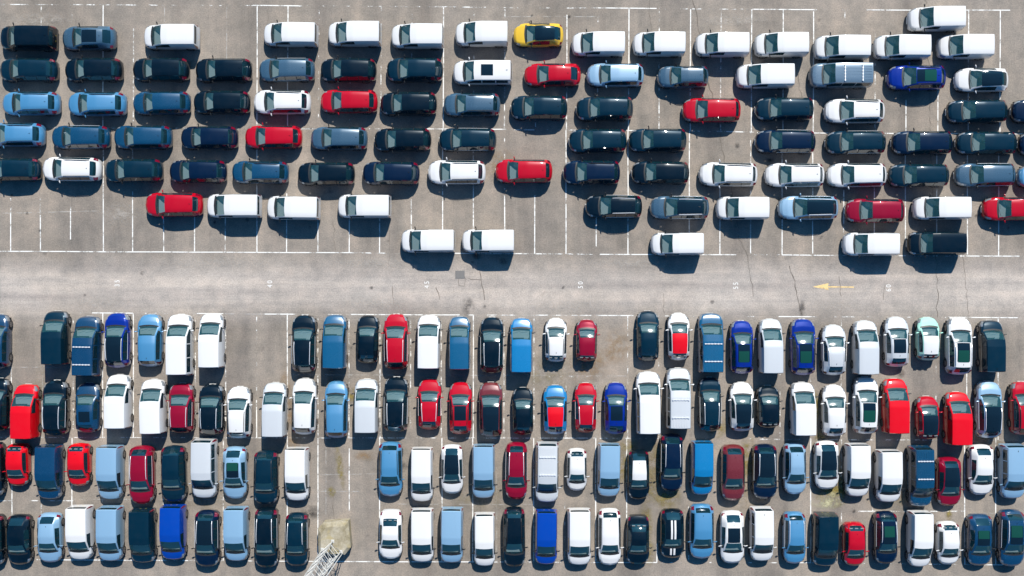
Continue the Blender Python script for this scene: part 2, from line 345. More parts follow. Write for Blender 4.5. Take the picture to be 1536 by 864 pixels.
TYPES = {  # L, W/2, H, keys, window spans (side), B pillar
 'van':  dict(L=4.40, W=.91, H=1.84, k=KEYS(4.40,.91,.98,.80,1.66,2.2,4.27,4.36,1.84,1.10,.83,.83,True), win=[(.98,2.28)], doors=[(.95,2.30),(2.34,3.5)], wh=(.80,3.60)),
 'wvan': dict(L=4.50, W=.91, H=1.84, k=KEYS(4.50,.91,.98,.85,1.58,2.2,4.30,4.43,1.84,1.08,.80,.80,True), win=[(1.0,2.15),(2.22,3.2),(3.27,4.15)], doors=[(.95,2.18),(2.20,3.3)], wh=(.80,3.65)),
 'bus':  dict(L=4.95, W=.95, H=1.96, k=KEYS(4.95,.95,1.02,.92,1.70,2.3,4.72,4.87,1.96,1.14,.79,.79,True), win=[(1.1,2.3),(2.37,3.4),(3.47,4.6)], doors=[(1.0,2.33),(2.36,3.5)], wh=(.90,3.95)),
 'suv':  dict(L=4.55, W=.92, H=1.66, k=KEYS(4.55,.92,.93,1.08,1.93,2.6,3.88,4.30,1.66,1.04,.68,.64), win=[(1.45,2.25),(2.32,3.18),(3.25,3.85)], doors=[(1.30,2.28),(2.30,3.25)], wh=(.88,3.62)),
 'est':  dict(L=4.55, W=.91, H=1.58, k=KEYS(4.55,.91,.88,1.02,1.80,2.5,3.98,4.30,1.58,1.00,.70,.66), win=[(1.45,2.2),(2.27,3.15),(3.22,3.92)], doors=[(1.22,2.23),(2.25,3.22)], wh=(.86,3.62)),
 'hatch':dict(L=4.30, W=.90, H=1.48, k=KEYS(4.30,.90,.80,1.04,1.82,2.4,3.50,4.02,1.48,.96,.66,.60), win=[(1.45,2.2),(2.27,3.1)], doors=[(1.25,2.23),(2.25,3.2)], wh=(.84,3.42)),
 'city': dict(L=3.60, W=.83, H=1.48, k=KEYS(3.60,.83,.84,.80,1.50,1.95,3.02,3.38,1.48,.98,.70,.66), win=[(1.15,2.1),(2.17,2.9)], doors=[(1.0,2.14),(2.16,2.85)], wh=(.66,2.96)),
 'sedan':dict(L=4.40, W=.89, H=1.46, k=[(0,.50,.47,.56,.42,.27),(.06,.70,.64,.74,.58,.27),(.22,.80,.74,.90,.71,.22),(.60,.88,.82,.985,.79,.15),(1.08,.96,.91,1,.84,.15),(1.85,1.35,.95,1,.66,.07),
        (2.4,1.39,.96,1,.66,0),(3.02,1.34,.97,.985,.63,-.05),(3.66,1.03,.96,.97,.72,-.10),(4.15,.97,.90,.93,.72,-.16),(4.32,.90,.82,.85,.66,-.2),(4.40,.55,.50,.66,.48,-.2)],
        win=[(1.45,2.2),(2.27,3.15)], doors=[(1.25,2.23),(2.25,3.15)], wh=(.84,3.45)),
}
def lerpk(ks, d):
    if d <= ks[0][0]: return ks[0][1:]
    for a, b in zip(ks, ks[1:]):
        if d <= b[0]:
            t = (d - a[0]) / (b[0] - a[0]); return tuple(a[i] * (1 - t) + b[i] * t for i in range(1, len(a)))
    return ks[-1][1:]
NR = 10
def prof(T, ks, van, d):
    zt, zb, wf, wrf, c = lerpk(ks, d)
    cowl, ws = ks[4 if van else 4][0], ks[5 if van else 5][0]; rend = ks[7][0]
    for a, b, amt in ((.22, cowl, .015), (cowl, ws, .045 if not van else .03), (ws, rend, .045 if not van else .022), (rend, ks[9 if van else 8][0], .0 if van else .03)):
        if a < d < b: u = 2 * (d - a) / (b - a) - 1; zt += amt * (1 - u * u)
    return zt, zb, wf, wrf, c
def build_type(tn):
    T = TYPES[tn]; L, W, ks = T['L'], T['W'], T['k']
    van = tn in ('van', 'wvan', 'bus')
    nk = len(ks); cowl, ws = ks[4 if van else 4][0], ks[5 if van else 5][0]
    rend = ks[7][0]; rg = ks[9 if van else 8][0]
    ds = set(round(k[0], 3) for k in ks)
    for a in T['win'] + T['doors']: ds |= {round(a[0], 3), round(a[1], 3)}
    d = .12
    while d < L:
        if all(abs(d - e) > .07 for e in ds): ds.add(round(d, 3))
        d += .15
    Rw = .33 if tn != 'city' else .30
    for c in T['wh']:
        for e in (-.39, -.33, -.2, 0, .2, .33, .39):
            q = round(c + e, 3)
            if all(abs(q - x) > .03 for x in ds): ds.add(q)
    if all(abs(cowl - .12 - x) > .03 for x in ds): ds.add(round(cowl - .12, 3))
    ds = sorted(ds); ds = [x for x in ds if 0 <= x <= L]
    verts = []; wmax = W
    for d in ds:
        zt, zb, wf, wrf, c = prof(T, ks, van, d)
        w_ = W * wf; wr = W * wrf
        z0 = .20 if .15 < d < L - .15 else .26
        for wc in T['wh']:
            e = abs(d - wc)
            if e < .39: z0 = max(z0, min(.33 + math.sqrt(max(0, .39 ** 2 - e * e)), zb - .14))
        z2 = min(max(.68, z0 + .05), zb - .05); z1 = min(max(.44, z0 + .02), z2 - .02)
        z0 = min(z0, z1 - .01)
        roofish = min(1, max(0, (zt - zb) / .4)); crown = (.035 + .03 * roofish) * (1 if 0 < d < L else .3)
        if van: crown *= .75
        flare = 0
        for wc in T['wh']:
            e = abs(d - wc)
            if e < .42: flare = max(flare, .02 * math.cos(e / .42 * math.pi / 2))
        belt_y = w_ * .965
        def lp(t): return (belt_y + (wr - belt_y) * t, zb + (zt - zb) * t)
        tum = .04 * roofish
        ring = [(w_ * .95, z0), (w_ * .985 + flare, z1), (w_ + flare, z2), (belt_y, zb)]
        y, z = lp(.07); ring.append((y + tum * .1, z)); y, z = lp(.86); ring.append((y + tum * .5, z))
        rim_in = .05 if roofish > .5 else .09
        ring += [(wr, zt), (wr - rim_in, zt + crown * .45), (wr * .5, zt + crown * .85), (0, zt + crown)]
        for y, z in ring: verts.append((L / 2 - d - c * (y / wmax) ** 2, y, z))
        for y, z in reversed(ring[:-1]): verts.append((L / 2 - d - c * (y / wmax) ** 2, -y, z))
    n = 2 * NR - 1
    faces = {}
    def put(k, f): faces.setdefault(k, []).append(f)
    H = T['H']
    for i in range(len(ds) - 1):
        a, b = ds[i], ds[i + 1]; m = (a + b) / 2
        zt, zb = prof(T, ks, van, m)[:2]
        for j in range(n - 1):
            f = (i * n + j, i * n + j + 1, (i + 1) * n + j + 1, (i + 1) * n + j)
            jj = min(j, n - 2 - j)      # 0 sill .. 8 centre
            side = 'l' if j < NR - 1 else 'r'
            key = 'body'
            if jj >= 7:
                if cowl < m < ws: key = 'windshield'
                elif rend + (.05 if van else .03) < m < rg - .01: key = 'rear_window'
                elif cowl - .13 < m < cowl: key = 'scuttle'
                elif m < cowl and m > .2: key = 'hood'
            if jj == 6 and cowl - .13 < m < cowl: key = 'scuttle'
            if jj >= 6 and ws <= m <= rend + (.05 if van else .0): key = 'roof'
            if jj == 4 and zt - zb > .14:
                for q, (w0, w1) in enumerate(T['win']):
                    if w0 <= m <= w1: key = 'side_window%d%s' % (q, side)
                if key == 'body' and not van and T['win'][0][0] - .1 < m < T['win'][-1][1] + .02: key = 'pillar_trim%d%s' % (sum(1 for q in T['win'] if q[0] < m), side)
            if jj in (1, 2, 3) and key == 'body':
                for q, (w0, w1) in enumerate(T['doors']):
                    if w0 <= m <= w1: key = 'door%d%s' % (q, side)
            if jj in ((1, 2, 3, 4) if not van else (2, 3, 4)) and m < (.42 if van else .34) and m > .03 and zb > .62 and key == 'body': key = 'headlight' + side
            tl = (jj in (2, 3, 4)) if not van else (jj in (2, 3, 4))
            if tl and ((not van and L - .32 < m < L - .05) or (van and rg - .10 < m < L - .03)) and key == 'body': key = 'tail_light' + side
            put(key, f)
    put('body', tuple(range(n - 1, -1, -1))); e = (len(ds) - 1) * n; put('body', tuple(e + k for k in range(n)))
    parts = {}
    for k, fs in faces.items():
        idx = {}; vv = []; ff = []
        for f in fs:
            g = []
            for q in f:
                if q not in idx: idx[q] = len(vv); vv.append(verts[q])
                g.append(idx[q])
            ff.append(tuple(reversed(g)))
        me = mesh_of(k, vv, ff, True, 38)
        parts[k] = me
    # underbody
    mb = MB(); mb.box(-L / 2 + .3, L / 2 - .3, -W * .9, W * .9, .18, .42); mb.box(-L / 2 + .15, L / 2 - .15, -W * .7, W * .7, .25, .55)
    parts['underbody'] = mb.build('underbody')
    # seats, dashboard
    mb = MB(); zs = T['k'][5][2] - .45; x0 = L / 2 - ws - .30
    rows = [x0] + ([x0 - .95] if tn != 'van' else []) + ([x0 - 1.8] if tn in ('bus', 'wvan') else [])
    for x in rows:
        for y in ((-.38, .38) if x == x0 else (-.42, 0, .42)):
            mb.box(x - .25, x + .25, y - .22, y + .22, zs, zs + .12)
            mt = Matrix.Translation((x - .27, y, zs)) @ Matrix.Rotation(R(-14), 4, 'Y')
            mb.box(-.05, .06, -.22, .22, .05, .60, mt); mb.box(-.03, .05, -.12, .12, .62, .78, mt)
    parts['seats'] = mb.build('seats')
    mb = MB(); zd = ks[4][2] - .04
    mb.box(L / 2 - ws - .02 + .1, L / 2 - cowl - .12, -W * .80, W * .80, zd - .3, zd - .04)
    mb.box(L / 2 - ws + .0, L / 2 - ws + .16, -.55, -.2, zd - .10, zd + .02)
    for s in range(12):        # steering wheel (right-hand drive)
        t0, t1 = s * math.pi / 6, (s + 1) * math.pi / 6
        c0 = Vector((L / 2 - ws - .05, -.38, zd - .02))
        q = lambda t: c0 + Vector((.09 * math.sin(t), .18 * math.cos(t), .16 * math.sin(t)))
        mb.bar(q(t0), q(t1), .014, 3)
    parts['dashboard'] = mb.build('dashboard')
    # parcel shelf / load floor seals the cabin
    mb = MB(); zf = .50; mb.box(-L / 2 + .30, L / 2 - cowl - .2, -W * .84, W * .84, zf, zf + .03); parts['cabin_floor'] = mb.build('cabin_floor')
    zr = prof(T, ks, van, ws)[0]
    # roof rails
    for s, sd in ((1, 'l'), (-1, 'r')):
        mb = MB(); pp = []
        nseg = 8; d0, d1 = ws + .12, rend - .02
        for q in range(nseg + 1):
            d = d0 + (d1 - d0) * q / nseg; zt, zb, wf, wrf, c = prof(T, ks, van, d); y = W * wrf - .02
            lift = .055 if 0 < q < nseg else .0
            pp.append(Vector((L / 2 - d - c * (y / wmax) ** 2, s * y, zt + .012 + lift)))
        for p0, p1 in zip(pp, pp[1:]): mb.bar(p0, p1, .024, 5)
        for q in (3, 5): mb.bar(pp[q], pp[q] - Vector((0, 0, .06)), .02, 4)
        parts['rail' + sd] = mb.build('roof_rail', True, 60)
        # chrome strip along the window line
        mb = MB(); dd = [x for x in ds if T['win'][0][0] - .1 <= x <= T['win'][-1][1] + .02]
        pp = []
        for d in dd:
            zt, zb, wf, wrf, c = prof(T, ks, van, d); y = W * wf * .965 + .004
            pp.append(Vector((L / 2 - d - c * (y / wmax) ** 2, s * y, zb + .015)))
        for p0, p1 in zip(pp[::2], pp[2::2] + ([pp[-1]] if len(pp) % 2 == 0 else [])): mb.bar(p0, p1, .014, 4)
        parts['strip' + sd] = mb.build('window_trim_strip')
        # mirror: rounded shell on a short stalk
        d = (cowl + .32) if van else (cowl + .42); zt, zb, wf, wrf, c = prof(T, ks, van, d)
        vv = []; ff = []; cx, cy, cz = L / 2 - d - .08, s * (W + .10), zb + .08; ns, nr = 8, 5
        for a in range(nr + 1):
            th = math.pi * a / nr
            for b in range(ns):
                ph = 2 * math.pi * b / ns
                xx = .075 * math.sin(th) * math.cos(ph); zz = .075 * math.sin(th) * math.sin(ph) ; yy = .125 * math.cos(th)
                if xx < 0: xx *= .35
                vv.append((cx + xx - s * yy * .25 * s, cy + yy, cz + zz))
        for a in range(nr):
            for b in range(ns): ff.append((a * ns + b, a * ns + (b + 1) % ns, (a + 1) * ns + (b + 1) % ns, (a + 1) * ns + b))
        k0 = len(vv); mb = MB(); mb.v = [Vector(q) for q in vv]; mb.f = ff
        mb.bar((cx + .02, s * (W * .93), cz - .05), (cx, cy - s * .08, cz), .03, 4)
        parts['mirror' + sd] = mb.build('side_mirror', True, 50)
    # plates
    def slab(d, c, z0, z1, y, thick, sgn):
        x = L / 2 - d
        mb = MB(); mb.box(x - thick, x + thick, -y, y, z0, z1); return mb.build('number_plate')
    parts['plate_f'] = slab(0.0, 0, .34, .44, .26, .008, 1)
    zp = .95 if van else .80
    # rear plate leans with the tailgate
    zt1 = ks[9][1]
    mb = MB()
    mt = Matrix.Translation((-L / 2 + (.040 if van else .05), 0, .66 if van else .66)) @ Matrix.Rotation(R(0 if van else 14), 4, 'Y')
    mb.box(-.008, .012, -.26, .26, -.06, .06, mt); parts['plate_r'] = mb.build('number_plate')
    # aerial
    mb = MB(); d = rend - .25; z = prof(T, ks, van, d)[0] + .06
    b0 = len(mb.v); mb.v += [Vector(q) for q in ((L/2-d+.09,0,z),(L/2-d-.05,.025,z),(L/2-d-.05,-.025,z),(L/2-d-.06,0,z+.07))]
    mb.f += [(b0,b0+1,b0+3),(b0,b0+3,b0+2),(b0+1,b0+2,b0+3),(b0,b0+2,b0+1)]
    parts['aerial'] = mb.build('roof_aerial')
    # wipers
    mb = MB()
    for y0, y1 in ((.05, .58), (-.52, .02)):
        f = lambda d, y: Vector((L / 2 - d - prof(T, ks, van, d)[4] * (y / wmax) ** 2, y, prof(T, ks, van, d)[0] + .055))
        mb.bar(f(cowl + .03, y0), f(cowl + .10, y1), .011, 3)
    parts['wipers'] = mb.build('wiper')
    # overlays that follow the roof skin: (name, d0, d1, y0, y1)
    def skin(name, d0, d1, y0, y1, lift=.008, nx=8, ny=6):
        vv = []; ff = []
        for i in range(nx + 1):
            d = d0 + (d1 - d0) * i / nx; zt, zb, wf, wrf, c = prof(T, ks, van, d); wr = W * wrf
            cr = (.035 + .03 * min(1, max(0, (zt - zb) / .4))) * (.75 if van else 1)
            for j in range(ny + 1):
                y = y0 + (y1 - y0) * j / ny; ay = abs(y)
                pts = [(0, cr), (wr * .5, cr * .85), (wr - .05, cr * .45), (wr, 0)]
                zz = 0
                for (ya, za), (yb, zb2) in zip(pts, pts[1:]):
                    if ya <= ay <= yb: zz = za + (zb2 - za) * (ay - ya) / (yb - ya)
                vv.append((L / 2 - d - c * (y / wmax) ** 2, y, zt + zz + lift))
        for i in range(nx):
            for j in range(ny):
                a = i * (ny + 1) + j; ff.append((a, a + ny + 1, a + ny + 2, a + 1))
        ff = [tuple(reversed(f)) if False else f for f in ff]
        me = mesh_of(name, vv, ff, True)
        if me.polygons[0].normal.z < 0: me.flip_normals()
        return me
    g = W * .52
    parts['pano'] = skin('glass_roof', ws + .04, rend - .45, -g, g)
    parts['panoback'] = skin('sunroof', ws + .62, rend - .40, -g * .88, g * .88, .018)
    parts['sunroof'] = skin('sunroof', ws + .55, ws + 1.45, -g * .9, g * .9)
    parts['stripe_l'] = skin('roof_stripe', ws + .02, rend - .05, .06, .20, .008, 8, 1)
    parts['stripe_r'] = skin('roof_stripe', ws + .02, rend - .05, -.20, -.06, .008, 8, 1)
    parts['hstripe_l'] = skin('hood_stripe', .35, cowl - .1, .06, .20, .012, 8, 1)
    parts['hstripe_r'] = skin('hood_stripe', .35, cowl - .1, -.20, -.06, .012, 8, 1)
    if van:
        ribs = MB()
        for y in (-.5, -.3, -.1, .1, .3, .5):
            zt = H - .07 + .05 - .035 * (y / .6) ** 2
            ribs.box(L / 2 - rend + .12, L / 2 - ws - .55, y - .03, y + .03, zt - .02, zt + .022)
        parts['ribs'] = ribs.build('roof_rib')
        ribs = MB()
        for y in (-.42, -.14, .14, .42):
            zt = H - .07 + .052 - .04 * (y / .6) ** 2
            ribs.box(L / 2 - rend + .35, L / 2 - ws - .35, y - .035, y + .035, zt - .02, zt + .016)
        parts['swage'] = ribs.build('roof_swage')
        bars = []
        for q, d in enumerate((ws + .75, rend - .85)):
            mb = MB(); zt = H + .02
            mb.box(L / 2 - d - .03, L / 2 - d + .03, -W * .70, W * .70, zt, zt + .03)
            for y in (-.6, -.36, -.12, .12, .36, .6): mb.box(L / 2 - d - .05, L / 2 - d + .05, y - .04, y + .04, zt, zt + .045)
            parts['bar%d' % q] = mb.build('roof_mounting_strip')
    T['parts'] = parts; T['ws'] = ws; T['rend'] = rend; T['wr'] = W * prof(T, ks, van, 2.2)[3]; T['Rw'] = Rw
# wheel (tyre + rim)
def wheel_meshes(r):
    v = []; f = []; N = 18
    prof = [(.66 * r, -.09), (.93 * r, -.105), (r, -.07), (r, .07), (.93 * r, .105), (.66 * r, .09)]
    for i in range(N):
        t = 2 * math.pi * i / N
        for q, y in prof: v.append((q * math.cos(t), y, q * math.sin(t)))
    m = len(prof)
    for i in range(N):
        for j in range(m - 1): f.append((i * m + j, ((i + 1) % N) * m + j, ((i + 1) % N) * m + j + 1, i * m + j + 1))
    ty = mesh_of('tyre', v, f, True, 50)
    v = []; f = []; R_ = .67 * r                       # five-spoke rim, both faces
    for s in (-1, 1):
        b = len(v); v.append((0, s * .09, 0)); v0 = len(v)
        for i in range(20):
            t = 2 * math.pi * i / 20; v.append((R_ * math.cos(t), s * .085, R_ * math.sin(t)))
        for i in range(20):
            if i % 4 < 2:
                f.append((b, v0 + i, v0 + (i + 1) % 20))
        w0 = len(v)
        for i in range(20):
            t = 2 * math.pi * i / 20; v.append((R_ * .84 * math.cos(t), s * .088, R_ * .84 * math.sin(t)))
        for i in range(20): f.append((v0 + i, v0 + (i + 1) % 20, w0 + (i + 1) % 20, w0 + i))
        w1 = len(v)
        for i in range(20):
            t = 2 * math.pi * i / 20; v.append((R_ * math.cos(t), s * .03, R_ * math.sin(t)))
        f.append(tuple(range(w1, w1 + 20)))
    return ty, mesh_of('rim', v, f)
for tn in TYPES: build_type(tn)
WH = {.33: wheel_meshes(.33), .30: wheel_meshes(.30)}

NOUN = {'van': 'panel van', 'wvan': 'people carrier', 'bus': 'long minibus', 'suv': 'SUV', 'est': 'estate car', 'hatch': 'hatchback', 'city': 'small city car', 'sedan': 'saloon car'}
OBJN = {'van': 'panel_van', 'wvan': 'people_carrier', 'bus': 'minibus', 'suv': 'parked_suv', 'est': 'estate_car', 'hatch': 'hatchback', 'city': 'small_car', 'sedan': 'saloon_car'}
COLN = {'white': 'white', 'silver': 'silver', 'lightblue': 'light blue', 'paleblue': 'pale blue', 'grey': 'grey', 'steel': 'steel blue', 'slate': 'slate blue', 'black': 'black', 'teal': 'dark teal', 'navy': 'navy', 'darkblue': 'dark blue', 'blue': 'bright blue', 'royal': 'royal blue',
        'midblue': 'mid blue', 'petrol': 'petrol blue', 'red': 'red', 'brightred': 'bright red', 'darkred': 'dark red', 'yellow': 'yellow', 'mint': 'mint green', 'brown': 'brown'}
ROOFN = {'k': 'black roof', 'w': 'white roof', 'r': 'red roof', 'g': 'green sunroof', 'G': 'glass roof', 's': 'white roof stripes', 'S': 'dark square sunroof', 'p': 'dark glass roof'}

def fit(T, bbox, th):
    """find centre and scale so that the projected outline fills the box seen in the photo"""
    L, W, H = T['L'], T['W'], T['H']
    x0, x1, y0, y1 = bbox
    pts = [(sx * L / 2, sy * W * .62, .55) for sx in (1, -1) for sy in (1, -1)] + [(sx * L * .25, sy * W, .62) for sx in (1, -1) for sy in (1, -1)] \
        + [(L / 2 - T['ws'], s * T['wr'], H - .10) for s in (1, -1)] + [(L / 2 - T['rend'], s * T['wr'], H - .05) for s in (1, -1)]
    c = P((x0 + x1) / 2, (y0 + y1) / 2, .8); sl = sw = 1.0
    ct, st = math.cos(th), math.sin(th)
    along_x = abs(ct) > .7
    for _ in range(12):
        X = []; Y = []
        for a, b, z in pts:
            a *= sl; b *= sw
            wx = c.x + a * ct - b * st; wy = c.y + a * st + b * ct
            X.append(768 + wx * FPX / (HC - z)); Y.append(432 - wy * FPX / (HC - z))
        bx0, bx1, by0, by1 = min(X), max(X), min(Y), max(Y)
        fx = (x1 - x0) / (bx1 - bx0); fy = (y1 - y0) / (by1 - by0)
        if along_x: sl *= fx ** .7; sw *= fy ** .7
        else: sl *= fy ** .7; sw *= fx ** .7
        sl = min(1.09, max(.91, sl)); sw = min(1.07, max(.92, sw))
        c.x += ((x0 + x1) / 2 - (bx0 + bx1) / 2) / K; c.y -= ((y0 + y1) / 2 - (by0 + by1) / 2) / K
    return c, sl, sw

def make_car(spec, row):
    bbox, tn, colr, roof, rail = spec[:4], spec[4], spec[5], spec[6], spec[7]
    T = TYPES[tn]; pr = T['parts']; body = PM[colr]
    base_th = {'U': math.pi, 'N': math.pi / 2, 'S': -math.pi / 2}[row[1]]
    c, sl, sw = fit(T, bbox, base_th)
    root = link(OBJN[tn], None)
    root.location = (c.x, c.y, 0); root.rotation_euler.z = base_th + R(spec[8] if len(spec) > 8 else random.gauss(0, .35)); root.scale = (sl, sw, 1)
    root.empty_display_size = .2
    def part(nm, key, mat, parent=root): return link(nm, pr[key], parent, None, mat)
    part('body', 'body', body); part('hood', 'hood', body)
    rm = {'k': PM['gloss_black'], 'w': PM['white'], 'r': PM['brightred']}.get(roof, body)
    ro = part('roof', 'roof', rm)
    if roof in ('k', 'w', 'r'): ro['label'] = ROOFN[roof]
    part('windshield', 'windshield', M['glass']); part('rear_window', 'rear_window', M['dglass'])
    for k in pr:
        if k.startswith('side_window'): part('side_window', k, M['dglass'])
        elif k.startswith('door'): part('door', k, body)
        elif k.startswith('headlight'): part('headlight', k, M['headlight'])
        elif k.startswith('tail_light'): part('tail_light', k, M['taillight'])
        elif k == 'scuttle': part('scuttle_panel', k, M['trim'])
        elif k.startswith('pillar_trim'): part('pillar_trim', k, M['trim'])
    part('underbody', 'underbody', M['trim']); part('cabin_floor', 'cabin_floor', M['dash'])
    part('seats', 'seats', M['seat']); part('dashboard', 'dashboard', M['dash'])
    mm = body if colr in ('royal', 'white', 'red', 'lightblue', 'paleblue', 'silver', 'darkred', 'blue', 'brightred', 'mint') and tn != 'van' else M['trim']
    part('side_mirror', 'mirrorl', mm); part('side_mirror', 'mirrorr', mm)
    part('number_plate', 'plate_f', M['wplate'])['label'] = "white front number plate"
    part('number_plate', 'plate_r', M['yplate'])['label'] = "yellow rear number plate"
    part('wiper', 'wipers', M['trim'])
    if tn != 'van' and tn != 'bus': part('roof_aerial', 'aerial', M['trim'] if rm != PM['gloss_black'] else rm)
    if rail in ('c', 'b'):
        for s in 'lr': part('roof_rail', 'rail' + s, M['chrome'] if rail == 'c' else M['trim'])
    if rail in ('c', 't'):
        for s in 'lr': part('window_trim_strip', 'strip' + s, M['chrome'])
    if roof == 'g': part('sunroof', 'panoback', PM['green']); part('glass_roof', 'pano', PM['gloss_black'])['label'] = "dark glass front roof"
    if roof in ('G', 'p'): part('glass_roof', 'pano', PM['gloss_black'])
    if roof == 'S': part('sunroof', 'sunroof', PM['gloss_black'])
    if roof == 's':
        for s in 'lr': part('roof_stripe', 'stripe_' + s, PM['white']); part('hood_stripe', 'hstripe_' + s, PM['white'])
    if tn == 'bus' and rail != 'n':
        part('roof_ribs', 'ribs', body)
        for q in (0, 1): part('roof_mounting_strip', 'bar%d' % q, M['chrome'] if colr != 'white' else body)
    ty, ri = WH[T['Rw']]
    for d in T['wh']:
        for s in (1, -1):
            o = link('wheel', ty, root, None, M['rubber']); o.location = (T['L'] / 2 - d, s * (T['W'] * .985 - .10), T['Rw'])
            link('rim', ri, o, None, M['rim'])
    return root

